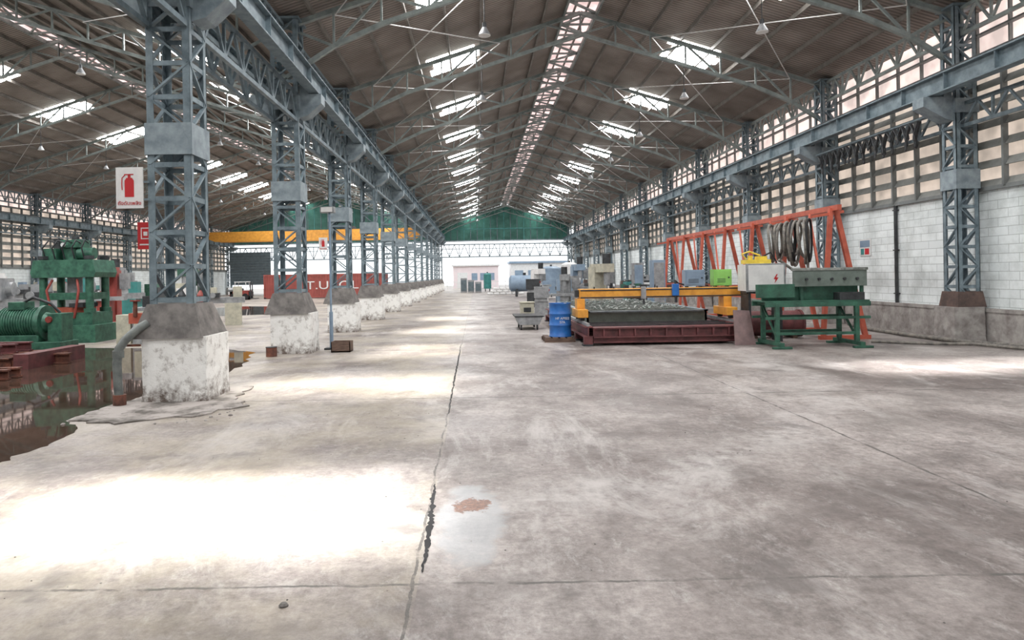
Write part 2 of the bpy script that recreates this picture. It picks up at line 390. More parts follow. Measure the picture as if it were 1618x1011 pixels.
# ------------------------------------------------------------------ columns
def column_mesh(nm, corb, skirt=1, hw=.31, zb=.95, zt=7.7, zc=5.62, reach=1.0):
    b=MB(); t=.014; a=.10
    for sx in (-1,1):
        for sy in (-1,1):
            x=sx*hw; y=sy*hw
            b.box(min(x,x-sx*a),max(x,x-sx*a),min(y,y-sy*t),max(y,y-sy*t),zb,zt,steel)
            b.box(min(x,x-sx*t),max(x,x-sx*t),min(y,y-sy*a),max(y,y-sy*a),zb,zt,steel)
    n=int((zt-zb)/.46); h=(zt-zb)/n; e=hw-.02
    for k in range(n):
        z0=zb+k*h; z1=z0+h
        for sy in (-1,1):
            b.beam((-e,sy*e,z0),(e,sy*e,z0),.02,.07,steel)
            p,q=((-e,z0),(e,z1)) if k%2 else ((e,z0),(-e,z1))
            b.beam((p[0],sy*e,p[1]),(q[0],sy*e,q[1]),.03,.06,steel, up=(0,1,0))
        for sx in (-1,1):
            b.beam((sx*e,-e,z0),(sx*e,e,z0),.02,.07,steel)
            p,q=((-e,z0),(e,z1)) if (k+1)%2 else ((e,z0),(-e,z1))
            b.beam((sx*e,p[0],p[1]),(sx*e,q[0],q[1]),.06,.03,steel)
    g=hw+.02
    for z0,z1 in ((3.5,3.95),(zc-.38,zc-.05)):
        for sy in (-1,1): b.box(-g,g,sy*g-.008,sy*g+.008,z0,z1,steel_l)
        for sx in (-1,1): b.box(sx*g-.008,sx*g+.008,-g,g,z0,z1,steel_l)
    for s_ in corb:
        b.prism([(s_*hw,zc-.55),(s_*hw,zc),(s_*reach,zc),(s_*reach,zc-.22),(s_*(hw+.2),zc-.5)],'y',-.2,.2,steel_l)
        b.prism([(s_*hw,zc),(s_*hw,zc+.55),(s_*(hw+.1),zc+.55),(s_*(hw+.2),zc)],'y',-.14,.14,steel_l)
    if skirt:
        w0=.5 if skirt==1 else .33; w1=hw+.03; z0=.9 if skirt==1 else .79; z1=1.38 if skirt==1 else 1.15
        vs=[(x*w0,y*w0,z0) for x,y in ((-1,-1),(1,-1),(1,1),(-1,1))]+[(x*w1,y*w1,z1) for x,y in ((-1,-1),(1,-1),(1,1),(-1,1))]
        b.add(vs,[(0,1,5,4),(1,2,6,5),(2,3,7,6),(3,0,4,7),(4,5,6,7),(0,3,2,1)],skirt_m if skirt==1 else rskirt_m)
    b.box(-hw-.06,hw+.06,-hw-.06,hw+.06,zt-.02,zt+.03,steel)
    return b.mesh(nm)
ZCM=5.98
cmid=column_mesh('steel_column_mid',(-1,1),zc=ZCM,reach=.82); cr=column_mesh('steel_column_right',(-1,),hw=.25,zb=.8,skirt=2,reach=.95); cl=column_mesh('steel_column_left',(1,),hw=.25,zb=.8,skirt=0)
def plinth_mesh(nm,w,mt,h=.92,seed=1):
    rr=random.Random(seed); b=MB(); n=6
    vs=[];fs=[]
    rings=[]
    for k in range(n+1):
        z=h*k/n; ring=[]
        ww=w*(1.03 if k==0 else 1.0)
        pts=[]
        for cx,cy,dx,dy in ((-1,-1,1,0),(1,-1,0,1),(1,1,-1,0),(-1,1,0,-1)):
            for j in range(5):
                pts.append((cx*ww+dx*2*ww*j/5, cy*ww+dy*2*ww*j/5))
        for j,(x,y) in enumerate(pts):
            c = .02 if j%5==0 else 0
            ring.append(len(vs)); vs.append((x*(1-c)+rr.uniform(-.008,.008), y*(1-c)+rr.uniform(-.008,.008), z))
        rings.append(ring)
    for k in range(n):
        A,B=rings[k],rings[k+1]; m=len(A)
        for j in range(m): fs.append((A[j],A[(j+1)%m],B[(j+1)%m],B[j]))
    fs.append(tuple(rings[-1])); fs.append(tuple(reversed(rings[0])))
    b.add(vs,fs,mt); return b.mesh(nm)
pm=plinth_mesh('concrete_plinth_mid',.46,plinth_m); pr=plinth_mesh('concrete_plinth_right',.36,conc,.8,3)
for y in YF:
    inst('steel_column',cmid,(XC+.02,y,0)); inst('concrete_plinth',pm,(XC+.1,y,0))
    yy=y-.15
    inst('steel_column',cr,(XR-.08,yy,0)); inst('concrete_plinth',pr,(XR-.16,yy,0))
    inst('steel_column',cl,(XL,y,0)); inst('concrete_plinth',pr,(XL+.1,y,0))

def girder(nm,x,z,d,mt=None):
    b=MB()
    for i in range(len(YF)-1):
        b.lattice((x,YF[i]+.33,z),(x,YF[i+1]-.33,z),d,mt or steel,6,.08,.05)
    b.obj(nm)
for x in (XC-.26,XC+.28): girder('lattice_girder',x,5.35,.6)
girder('lattice_girder',XC,6.85,.7)
girder('lattice_girder',XR-.1,7.05,.6,truss_m); girder('lattice_girder',XR-.1,4.95,.5)
girder('lattice_girder',XL,6.9,.7); girder('lattice_girder',XL,4.95,.5)
for x,zb in ((XC+.66,ZCM),(XC-.62,ZCM),(XR-.78,5.62),(XL+.75,5.62)):
    b=MB(); ya,yb=Y0+.2,YEND-.3
    b.box(x-.12,x+.12,ya,yb,zb+.02,zb+.05,steel); b.box(x-.12,x+.12,ya,yb,zb+.42,zb+.45,steel); b.box(x-.012,x+.012,ya,yb,zb+.05,zb+.42,steel)
    y=ya+.5
    while y<yb:
        b.box(x-.11,x+.11,y-.006,y+.006,zb+.05,zb+.42,steel); y+=1.525
    b.box(x-.035,x+.035,ya,yb,zb+.45,zb+.52,dark)
    b.obj('crane_runway_beam')

# ------------------------------------------------------------------ right wall
XW=11.72
b=MB(); b.box(XW-.12,XW+.28,Y0,YEND,0,.72,conc); b.box(XW-.14,XW+.28,Y0,YEND,.68,.76,conc); b.obj('wall_right_kerb')
b=MB(); b.box(XW,XW+.2,Y0,YEND,.76,3.45,block_m); b.obj('wall_right')
lou_m=mat('louvre_board',(0.28,0.29,0.275),(0.17,0.178,0.17),.7,0,2)
mul_m=mat('mullion',(0.22,0.24,0.24),(0.14,0.15,0.15),.6,0,2)
def louvre(nm,x,z0,z1,rows,side,backmat,ztop):
    b=MB()
    ph=(z1-z0)/rows
    for k in range(rows):
        z=z0+k*ph
        b.prism([(x-.10*side,z),(x+.02*side,z+ph*.42),(x+.04*side,z+ph*.42),(x-.08*side,z-.01)],'y',Y0,YEND,lou_m)
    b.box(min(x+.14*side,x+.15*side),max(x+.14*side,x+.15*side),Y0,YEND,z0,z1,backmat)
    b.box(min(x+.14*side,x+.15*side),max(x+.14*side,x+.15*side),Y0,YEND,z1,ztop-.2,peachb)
    y=Y0
    while y<YEND:
        b.box(min(x-.14*side,x-.02*side),max(x-.14*side,x-.02*side),y-.03,y+.03,z0,z1,mul_m)
        b.box(min(x+.05*side,x+.13*side),max(x+.05*side,x+.13*side),y-.02,y+.02,z1,ztop-.1,mul_m); y+=BAY/6
    b.box(x-.1,x+.1,Y0,YEND,z1,z1+.09,mul_m); b.box(x-.1,x+.1,Y0,YEND,z0-.06,z0+.03,mul_m)
    b.box(x-.03,x+.12,Y0,YEND,(z1+ztop)/2,(z1+ztop)/2+.04,mul_m)
    b.obj(nm)
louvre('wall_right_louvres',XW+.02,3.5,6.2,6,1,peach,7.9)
b=MB(); b.box(XL-.55,XL-.35,Y0,YEND,0,2.7,block_m); b.obj('wall_left')
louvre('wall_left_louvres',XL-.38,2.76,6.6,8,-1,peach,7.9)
b=MB(); b.cyl((XW-.06,19.3,.76),(XW-.06,19.3,3.45),.045,dark,10)
for z in (1.0,2.2,3.3): b.box(XW-.11,XW,19.23,19.37,z,z+.03,dark)
b.obj('downpipe')
b=MB(); b.box(XW-.03,XW-.002,20.6,21.2,2.1,2.6,white); b.box(XW-.035,XW-.03,20.64,21.16,2.36,2.56,bluegrey); b.box(XW-.035,XW-.03,20.68,20.9,2.14,2.32,red); b.box(XW-.035,XW-.03,20.95,21.12,2.14,2.32,teal); b.obj('wall_poster')
b=MB(); b.tube([(XW-.4,12.2,.06),(XW-.45,14,.06),(XW-.95,15.4,.06),(XW-1.05,16.9,.06),(XW-.95,19,.06),(XW-.5,21,.06)],.05,hose_m,8)
b.tube([(9.0,15.9,.05),(9.9,15.2,.05),(10.7,15.0,.05),(11.1,13.6,.05)],.035,hose_m,8); b.obj('floor_hose')

# ------------------------------------------------------------------ far walls
def gable(nm,xa,xb,xr,zr,sl):
    b=MB(); z0=5.9
    b.prism([(xa,z0),(xb,z0),(xb,ZE),(xr,zr-.05),(xa,ZE)],'y',YEND+.3,YEND+.34,ggreen)
    x=xa+.6; k=0
    while x<xb:
        zt=zr-abs(x-xr)*sl-.1
        b.box(x-.04,x+.04,YEND+.22,YEND+.3,z0,zt,shut_m if k%3 else teal); x+=.8; k+=1
    b.box(xa,xb,YEND+.15,YEND+.3,z0-.05,z0+.1,steel_l)
    b.box(xa,xb,YEND+.15,YEND+.3,7.3,7.4,teal)
    b.lattice((xa,YEND+.2,4.0),(xb,YEND+.2,4.0),1.5,steel_l,int((xb-xa)/1.2),.14,.08)
    b.box(xa,xb,YEND+.2,YEND+.26,4.95,5.02,steel_l); b.box(xa,xb,YEND+.2,YEND+.26,4.45,4.5,steel_l)
    b.obj(nm)
gable('wall_far_gable_main',XC,XR,XRG,ZR,SL); gable('wall_far_gable_aisle',XL,XC,XLR,ZLR,SLL)
b=MB(); b.box(XL+.4,XL+5.2,YEND-1.0,YEND-.8,1.1,4.9,shut_m)
for k in range(12): b.box(XL+.4,XL+5.2,YEND-1.04,YEND-1.0,1.2+k*.31,1.25+k*.31,steel)
b.box(XL+.4,XL+.55,YEND-1,YEND-.8,0,1.1,steel); b.box(XL+5.05,XL+5.2,YEND-1,YEND-.8,0,1.1,steel); b.obj('roller_shutter')
b=MB(); b.box(-3.2,3.2,98,104,0,3.1,pinkw); b.box(-3.4,3.4,97.7,104.3,3.1,3.3,white)
b.box(-2.6,-1.2,97.95,98.0,0,2.2,white)
for k in range(3): b.box(-.6+k*1.2,.2+k*1.2,97.95,98.0,1.1,2.1,bluegrey)
b.obj('outside_building')
b=MB(); b.box(5,13,100,106,0,3.4,white); b.box(4.8,13.2,99.7,106.3,3.4,3.7,bluegrey)
for k in range(4): b.box(5.6+k*1.9,6.8+k*1.9,99.95,100,.8,2.4,bluegrey)
b.obj('outside_building')
b=MB()
for k in range(12): b.box(-3.6+k*1.2,-3.54+k*1.2,86.36,86.42,0,1.0,white)
b.box(-3.7,9.8,86.36,86.42,.95,1.02,white); b.box(-3.7,9.8,86.36,86.42,.45,.5,white); b.obj('yard_fence')

# ------------------------------------------------------------------ skylights
def skylight(nm,w,l):
    b=MB()
    for k in range(3):
        off=(-.12,.1,-.04)[k]
        y0=-l/2+k*l/3; b.add([(-w/2+off,y0+.01,0),(w/2+off,y0+.01,0),(w/2+off,y0+l/3-.01,0),(-w/2+off,y0+l/3-.01,0)],[(0,3,2,1)],sky_e)
    return b.mesh(nm)
sk1=skylight('skylight_panel',1.65,1.85); sk2=skylight('skylight_panel_wide',2.3,2.0)
ang=math.atan(SL); angl=math.atan(SLL)
for y in YF:
    if y<-3: continue
    yc=y+1.1
    for x,me,a in ((-.6,sk1,-ang),(7.4,sk1,ang),(-20.9,sk2,-angl),(-9.6,sk2,angl)):
        inst('window_skylight',me,(x,yc,zroof(x)-.012),(0,a,0))

b=MB(); b.cyl((0,0,0),(0,0,1.0),.012,dark,6); b.cyl((0,0,-.2),(0,0,-.02),.15,grey,16,.05); b.cyl((0,0,-.04),(0,0,.09),.05,dark,10); b.cyl((0,0,-.215),(0,0,-.2),.14,white,16)
lampme=b.mesh('pendant_lamp')
for y in YF[I1+1:I1+11]:
    inst('pendant_lamp',lampme,(.3,y,zroof(.3)-1.75)); inst('pendant_lamp',lampme,(6.8,y,zroof(6.8)-1.75))
    inst('pendant_lamp',lampme,(-12.6,y,zroof(-12.6)-1.8)); inst('pendant_lamp',lampme,(-21.5,y,zroof(-21.5)-1.8))

# ------------------------------------------------------------------ signs
Y1=YF[I1]
def ext_sign(x0,x1,yy,z0,z1,arm):
    b=MB(); H=z1-z0; s=H/.58
    b.box(x0,x1,yy-.012,yy+.012,z0,z1,white); b.box(x1-.1,x1+arm,yy+.01,yy+.03,z0+.36*s,z0+.39*s,steel); b.box(x1-.1,x1+arm,yy+.01,yy+.03,z0+.11*s,z0+.14*s,steel)
    cx=(x0+x1)/2; f=yy-.016
    def q(v): return z0+(v-2.74)*s
    b.prism([(cx-.065*s,q(2.90)),(cx+.065*s,q(2.90)),(cx+.065*s,q(3.13)),(cx+.04*s,q(3.17)),(cx-.04*s,q(3.17)),(cx-.065*s,q(3.13))],'y',f,f+.003,red)
    b.box(cx-.02*s,cx+.02*s,f,f+.003,q(3.17),q(3.215),red); b.box(cx-.07*s,cx+.06*s,f,f+.003,q(3.21),q(3.225),red)
    b.tube([(cx-.06*s,f,q(3.21)),(cx-.10*s,f,q(3.17)),(cx-.105*s,f,q(3.08)),(cx-.10*s,f,q(3.0))],.007,red,6)
    o=b.obj('fire_extinguisher_sign',(cx,yy,z0))
    text(o,'sign_text','ถังดับเพลิง',(cx,f,q(2.81)),.075*s,red)
ext_sign(-5.06,-4.68,Y1-.36,2.74,3.32,.08)
ext_sign(-4.95,-4.68,YF[I1+2]-.36,2.6,3.0,.08)
b=MB(); x0,x1=-4.99,-4.75; yy=Y1+.1
b.box(x0,x1,yy-.01,yy+.01,2.18,2.58,red); b.box(x0+.03,x1-.03,yy-.013,yy-.01,2.24,2.26,white); b.box(x0+.05,x1-.05,yy-.013,yy-.01,2.33,2.5,white); b.box(x0+.065,x1-.065,yy-.016,yy-.013,2.345,2.485,red); b.box(x0+.09,x1-.09,yy-.018,yy-.015,2.38,2.44,white)
b.box(x1-.02,x1+.13,yy,yy+.02,2.4,2.43,steel)
b.obj('fire_point_sign',(x0,yy,2.2))
b=MB(); b.tube([(-4.62,Y1-.42,1.12),(-4.72,Y1-.5,1.05),(-4.86,Y1-.58,.9),(-4.93,Y1-.62,.78),(-4.95,Y1-.64,.6),(-4.93,Y1-.66,.3),(-4.91,Y1-.66,.0)],.06,pipe_m,12)
b.cyl((-4.91,Y1-.66,0),(-4.91,Y1-.66,.16),.085,rust,12); b.cyl((-4.94,Y1-.62,.66),(-4.94,Y1-.62,.76),.075,pipe_m,12)
b.box(-4.9,-4.7,Y1-.5,Y1-.46,.8,.83,rust); b.obj('drain_pipe')
def blob(pts,z,mt,nm,th=0,jit=.06,sub=5,seed=2):
    rr=random.Random(seed); out=[]
    n=len(pts)
    for i in range(n):
        a=Vector(pts[i]); c=Vector(pts[(i+1)%n])
        for k in range(sub):
            p=a.lerp(c,k/sub); out.append((p.x+rr.uniform(-jit,jit),p.y+rr.uniform(-jit,jit)))
    b=MB()
    b.prism(out,'z',max(z-.01,.0005) if not th else .0,z if not th else th,mt); return b.obj(nm)
dconc=mat('broken_dark_concrete',(.36,.33,.31),(.10,.09,.08),.9,0,2.2,.8,.38,.55,detail=12)
blob([(-5.05,8.5),(-4.4,8.35),(-3.6,8.7),(-3.15,9.3),(-3.3,9.7),(-3.5,10.2),(-3.6,11.0),(-4.6,11.2),(-4.95,9.9)],.02,dconc,'plinth_apron',th=.018,seed=5,jit=.08)
blob([(-4.45,4.2),(-4.6,6.6),(-4.5,7.4),(-4.75,8.2),(-5.15,8.6),(-5.05,10),(-4.75,11.4),(-4.45,12.2),(-4.7,14),(-5.2,16.2),(-6.5,17.6),(-9.5,18.0),(-14,18.5),(-17,16),(-17,4.2)],.004,water,'puddle',jit=.07,sub=7)
blob([(-10,34),(-9.4,38),(-11,43),(-15,45),(-18,40),(-16,35),(-13,33)],.004,water,'puddle',jit=.2,seed=4)
# cracks
def crack(ya,yb,xa,xb,wm,seed,n=60):
    b=MB(); rr=random.Random(seed); L_=[];R_=[]; xw=0
    for k in range(n+1):
        t=k/n; y=ya+(yb-ya)*t; xw=xw*.7+rr.uniform(-.006,.006); x=xa+(xb-xa)*t+xw
        w=.003+wm*max(0,math.sin(math.pi*min(1,t*.98+.01)))**.7*rr.uniform(.3,1.15)
        L_.append((x-w,y,.0045)); R_.append((x+w,y,.0045))
    b.add(L_+R_,[(k,k+1,n+2+k,n+1+k) for k in range(n)],black); b.obj('floor_crack')
crack(4.0,5.7,-.335,-.365,.021,3); crack(8.6,17.5,-.37,-.40,.014,5,120)
b=MB(); rr=random.Random(6)
def rock(b,x,y,r,mt):
    vs=[];seg=7
    for j,(zz,rad) in enumerate(((0,.9),(.35,1),(.75,.6))):
        for k in range(seg):
            a=2*math.pi*k/seg; q=r*rad*rr.uniform(.75,1.1); vs.append((x+q*math.cos(a),y+q*math.sin(a),zz*r))
    fs=[(j*seg+k,j*seg+(k+1)%seg,(j+1)*seg+(k+1)%seg,(j+1)*seg+k) for j in range(2) for k in range(seg)]
    fs.append(tuple(range(2*seg,3*seg))); b.add(vs,fs,mt)
rock(b,-1.03,3.62,.026,skirt_m)
for _ in range(140): rock(b,rr.uniform(-4,6),rr.uniform(2.8,9),rr.uniform(.003,.008),conc if rr.random()<.5 else skirt_m)
for _ in range(60): rock(b,rr.uniform(-5,-3.1),rr.uniform(8.3,9.6),rr.uniform(.01,.03),conc)
b.obj('floor_debris')

b=MB(); x,y=-3.5,16.75
b.cyl((x,y,0),(x,y,3.3),.025,bluegrey,10); b.cyl((x,y,0),(x,y,.9),.045,bluegrey,10); b.box(x-.15,x+.15,y-.15,y+.15,0,.04,dark)
b.box(x-.2,x+.13,y-.14,y+.1,3.28,3.42,grey); b.box(x-.17,x+.10,y-.15,y-.14,3.29,3.40,white); b.obj('floodlight_pole',bevel=.008)
b=MB()
x0,x1,y0,y1=-3.36,-2.92,16.0,16.4
b.box(x0,x1,y0,y0+.02,0,.24,wood); b.box(x0,x1,y1-.02,y1,0,.24,wood); b.box(x0,x0+.02,y0,y1,0,.24,wood); b.box(x1-.02,x1,y0,y1,0,.24,wood); b.box(x0,x1,y0,y1,0,.03,wood); b.box(x0+.05,x1-.05,y0+.05,y1-.05,.03,.16,rust)
b.obj('wooden_crate')
b=MB(); b.cyl((-4.55,Y1+5.2,0),(-4.55,Y1+5.2,.2),.12,rust,14); b.cyl((-4.55,Y1+5.2,.2),(-4.55,Y1+5.2,.215),.128,dark,14); b.obj('paint_tin')

# ------------------------------------------------------------------ plasma cutting table
def ibeam(b,p,q,w,h,mt):
    p=Vector(p);q=Vector(q); u=Vector((0,0,1))
    b.beam(p+u*(h/2-.015),q+u*(h/2-.015),w,.03,mt); b.beam(p-u*(h/2-.015),q-u*(h/2-.015),w,.03,mt); b.beam(p,q,.03,h-.06,mt)
b=MB(); xa,xb,ya,yb=2.75,6.2,16.5,25.5
ibeam(b,(xa,ya,.31),(xb,ya,.31),.2,.24,maroon); ibeam(b,(xa,yb,.33),(xb,yb,.33),.2,.22,maroon)
b.box(xa,xb,ya-.02,ya+.1,.05,.1,maroon)
ibeam(b,(xa-.12,ya-.1,.33),(xa-.12,yb+.1,.33),.2,.26,maroon); ibeam(b,(xb+.12,ya-.1,.33),(xb+.12,yb+.1,.33),.2,.26,maroon)
b.beam((xa-.12,ya-.1,.5),(xa-.12,yb+.1,.5),.06,.07,grey); b.beam((xb+.12,ya-.1,.5),(xb+.12,yb+.1,.5),.06,.07,grey)
for k in range(7):
    y=ya+(yb-ya)*k/6
    for x in (xa-.12,xb+.12): b.box(x-.10,x+.10,y-.09,y+.09,.04,.2,maroon); b.box(x-.13,x+.10,y-.14,y+.14,0,.04,dark)
    ibeam(b,(xa,y,.14),(xb,y,.14),.14,.14,maroon)
for k in range(9):
    x=xa+.25+(xb-xa-.5)*k/8; b.box(x-.02,x+.02,ya-.085,ya+.0,.22,.40,maroon)
b.box(xa,xb,ya+.12,yb-.1,.36,.43,maroon)
for k in range(3): b.box(xa,xb,ya+.35+k*.5,ya+.40+k*.5,.43,.46,dark)
tx0,tx1,ty0,ty1=2.9,6.05,18.3,25.0
for (x0,x1,y0,y1) in ((tx0,tx1,ty0,ty0+.05),(tx0,tx1,ty1-.05,ty1),(tx0,tx0+.05,ty0,ty1),(tx1-.05,tx1,ty0,ty1)):
    b.box(x0,x1,y0,y1,.43,.68,panel_m); b.box(x0-.03,x1+.03,y0-.03,y1+.03,.68,.72,steel_l)
y=ty0+.15
while y<ty1-.1:
    b.box(tx0+.05,tx1-.05,y-.004,y+.004,.5,.70,grate_m); y+=.14
for k in range(12):
    x=tx0+.2+k*.24; b.box(x-.004,x+.004,ty0+.05,ty1-.05,.48,.66,grate_m)
for k in range(420):
    cx,cy=random.uniform(tx0+.2,tx1-.25),random.uniform(ty0+.6,ty1-.3); a=random.uniform(0,3.14); l=random.uniform(.05,.26)
    z=.70+random.uniform(0,.16)*(1-abs(cy-22)/4.5)
    b.beam((cx,cy,z),(cx+l*math.cos(a),cy+l*math.sin(a),z+random.uniform(-.03,.06)),random.uniform(.02,.06),.015,grate_m if k%4 else panel_m)
b.obj('plasma_cutting_table')
b=MB(); gy=17.7
b.box(2.6,6.8,gy-.16,gy+.16,1.08,1.32,yellow); b.box(2.62,6.78,gy-.18,gy-.16,1.09,1.12,dark); b.box(2.62,6.78,gy-.18,gy-.16,1.27,1.30,dark)
for xx in (2.63,6.32):
    b.box(xx-.13,xx+.13,gy-.5,gy+.5,.62,.82,yellow); b.box(xx-.1,xx+.1,gy-.2,gy+.2,.82,1.08,yellow)
    for dy in (-.38,.38): b.cyl((xx-.05,gy+dy,.61),(xx+.05,gy+dy,.61),.07,dark,14)
x=5.0
b.box(x-.08,x+.08,gy-.28,gy-.18,1.12,1.42,blue); b.cyl((x,gy-.24,.95),(x,gy-.24,1.12),.028,dark,10); b.cyl((x,gy-.23,1.42),(x,gy-.23,1.5),.03,dark,10)
x=4.2
b.box(x-.06,x+.06,gy-.26,gy-.18,1.05,1.36,grey); b.cyl((x,gy-.23,.92),(x,gy-.23,1.05),.025,dark,10)
b.tube([(5.0,gy-.2,1.5),(5.15,gy,1.42),(5.4,gy,1.36),(5.7,gy,1.38),(5.9,gy,1.36)],.02,black)
for x in (3.0,3.5,4.0,4.6,5.2): b.cyl((x,gy,1.32),(x,gy,1.37),.02,dark,8)
b.box(2.5,2.6,gy-.1,gy+.1,1.12,1.3,dark)
b.obj('cutting_gantry',bevel=.01)
def ebox(nm,x0,x1,y0,y1,z0,z1,mt):
    b=MB(); b.box(x0,x1,y0,y1,z0,z1,mt); b.box(x0+.03,x1-.03,y0-.012,y0,z0+.03,z1-.03,mt)
    b.cyl((x1-.08,y0-.03,(z0+z1)/2),(x1-.08,y0-.01,(z0+z1)/2),.02,dark,10)
    for k in range(4): b.box(x0+.08,x1-.16,y0-.018,y0-.012,z0+.08+k*.03,z0+.09+k*.03,dark)
    b.box(x0+.05,x0+.1,y0+.05,y1-.05,z0-.03,z0,dark); b.box(x1-.1,x1-.05,y0+.05,y1-.05,z0-.03,z0,dark)
    return b.obj(nm,(x0,y0,z0-.03),bevel=.008)
ebox('control_box',5.28,5.78,17.58,17.85,1.35,1.76,bluegrey); ebox('control_box',6.0,6.45,17.56,17.85,1.35,1.76,green_l)
b=MB(); b.box(6.5,7.4,16.7,17.3,1.22,1.86,white); b.box(6.47,7.43,16.69,16.7,1.2,1.88,grey)
b.box(6.53,7.38,16.68,16.69,1.24,1.84,white); b.prism([(7.20,1.62),(7.13,1.5),(7.18,1.5),(7.15,1.4),(7.25,1.54),(7.19,1.54),(7.23,1.62)],'y',16.67,16.685,red)
for x in (6.55,7.3): b.box(x,x+.06,16.75,17.25,0,1.22,dark)
b.box(6.52,7.36,16.8,17.2,1.16,1.22,dark)
b.obj('power_source_cabinet',bevel=.01)
b=MB(); b.box(6.55,7.15,16.85,17.2,1.88,1.98,yel2); b.cyl((6.7,17.0,1.98),(6.7,17.0,2.08),.06,yel2,12); b.box(6.85,7.1,16.95,17.1,1.98,2.06,yel2); b.tube([(6.6,17,2.0),(6.5,17,2.12),(6.7,17.05,2.18),(6.95,17.0,2.08)],.02,yel2)
b.tube([(7.0,17,2.05),(7.2,17,2.15),(7.3,17,2.0),(7.35,17,1.90)],.02,black); b.obj('hydraulic_hand_pump',bevel=.01)

b=MB(); xa,xb,ya,yb=6.35,8.65,15.3,16.05
for x in (xa+.25,xb-.3):
    b.box(x-.05,x+.05,ya-.25,yb+.2,.05,.13,dgreen)
    for y in (ya,yb): b.box(x-.045,x+.045,y-.045,y+.045,.13,.98,dgreen)
    b.box(x-.2,x+.2,ya-.3,ya-.18,0,.05,dgreen); b.box(x-.2,x+.2,yb+.1,yb+.22,0,.05,dgreen)
    b.beam((x,ya,.2),(x,yb,.9),.04,.05,dgreen)
for y in (ya,yb):
    b.box(xa,xb,y-.04,y+.04,.9,1.0,dgreen); b.box(xa,xb,y-.03,y+.03,.62,.68,dgreen); b.box(xa+.2,xb-.25,y-.03,y+.03,.28,.34,dgreen)
b.box(xa,xb,ya,yb,1.0,1.03,dgreen)
for k in range(5): b.box(xa+.1+k*.5,xa+.16+k*.5,ya,yb,.94,1.0,dgreen)
b.box(xa+.05,xb-.1,ya+.3,ya+.36,1.03,1.36,dgreen)
b.box(xa-.15,xb-1.6,ya+.1,ya+.16,1.1,1.4,dgreen)
for x in (7.25,8.6): b.box(x-.03,x+.03,ya+.2,ya+.28,1.0,1.72,dgreen)
b.box(7.05,8.65,ya+.1,ya+.22,1.34,1.72,panel_m); b.box(7.03,8.67,ya+.08,ya+.24,1.69,1.75,grate_m)
for k in range(5): b.cyl((7.3+k*.28,ya+.05,1.5),(7.3+k*.28,ya+.1,1.5),.03,dark,10)
b.box(8.0,8.55,ya+.02,yb-.05,1.03,1.2,dark)
b.obj('steel_work_rack',bevel=.006)
b=MB(); b.cyl((6.75,17.78,.36),(8.25,17.78,.36),.32,maroon,28)
for x in (6.78,7.5,8.22): b.cyl((x-.03,17.78,.36),(x+.03,17.78,.36),.35,maroon,28)
for x in (7.0,8.0): b.box(x-.06,x+.06,17.5,18.05,0,.06,wood)
b.obj('pressure_pipe_section')
b=MB(); b.add([(5.95,16.05,0),(6.43,16.05,0),(6.38,16.28,.78),(6.0,16.28,.8),(5.95,16.07,0),(6.43,16.07,0),(6.38,16.3,.78),(6.0,16.3,.8)],[(0,1,2,3),(7,6,5,4),(0,4,5,1),(1,5,6,2),(2,6,7,3),(3,7,4,0)],mat('pinkish_plate',(.27,.18,.175),(.17,.12,.12),.6,.2,4)); b.obj('leaning_steel_plate')

b=MB(); X=8.75
ys=[17.0,19.4,21.8,24.2,26.6,29.0,31.4]
b.beam((X,ys[0]-.3,3.2),(X,ys[-1]+.3,3.2),.1,.13,orange)
for i,y in enumerate(ys):
    b.beam((X-.06,y,3.2),(X-.30,y,0),.09,.11,orange); b.beam((X+.06,y,3.2),(X+.75,y,0),.09,.11,orange)
    b.beam((X-.22,y,1.2),(X+.48,y,1.2),.06,.07,orange)
    b.beam((X-.4,y,.05),(X+.85,y,.05),.1,.1,orange)
    b.beam((X-.55,y,3.0),(X+.25,y,3.12),.05,.07,orange)
    if i<len(ys)-1: b.beam((X-.22,y+.1,1.0),(X-.06,y+1.1,3.15),.05,.06,orange)
b.beam((X-.22,ys[0],.9),(X-.22,ys[-1],.9),.06,.08,orange)
b.beam((X+.55,ys[0],.9),(X+.55,ys[-1],.9),.06,.08,orange)
b.obj('a_frame_storage_rack')
b=MB(); rr=random.Random(21)
for k in range(16):
    cy=17.35+k*.14; wid=.20+.14*rr.random(); rz=.40+.18*rr.random(); cz=2.97-rz; cx=X-.42+rr.uniform(-.16,.08)
    lean=rr.uniform(-.12,.12); sq=rr.uniform(.14,.26)
    pts=[]
    for t in range(28):
        a=t*2*math.pi/28
        pts.append((cx+sq*math.cos(a)+lean*.3*math.sin(a), cy+wid*math.cos(a)*(1-.25*math.sin(a))+.02*math.sin(3*a+k), cz+rz*math.sin(a)))
    b.tube(pts,.038 if k%3 else .03,hose_m if k%4 else black,8,closed=True)
b.tube([(X-.4,17.5,2.0),(X-.5,17.3,1.6),(X-.9,17.2,1.7),(X-1.3,17.1,1.97)],.035,hose_m)
b.obj('coiled_hoses')

b=MB(); x=XR-.62
for strand in range(3):
    pts=[]; y=16.8+strand*.03
    z0=5.25
    pts.append((x+strand*.05,y,z0))
    for k in range(15):
        yc=y+.33*k
        amp=.45+.18*math.sin(k*1.7+strand)
        for t in range(1,9):
            u=t/8; pts.append((x+strand*.05,yc+.33*u+.1*math.sin(2*math.pi*u),z0-amp*math.sin(math.pi*u)))
    b.tube(pts,.018,dark,6)
b.cyl((x+.05,16.5,5.3),(x+.05,21.9,5.3),.03,steel,8); b.obj('cable_festoon')

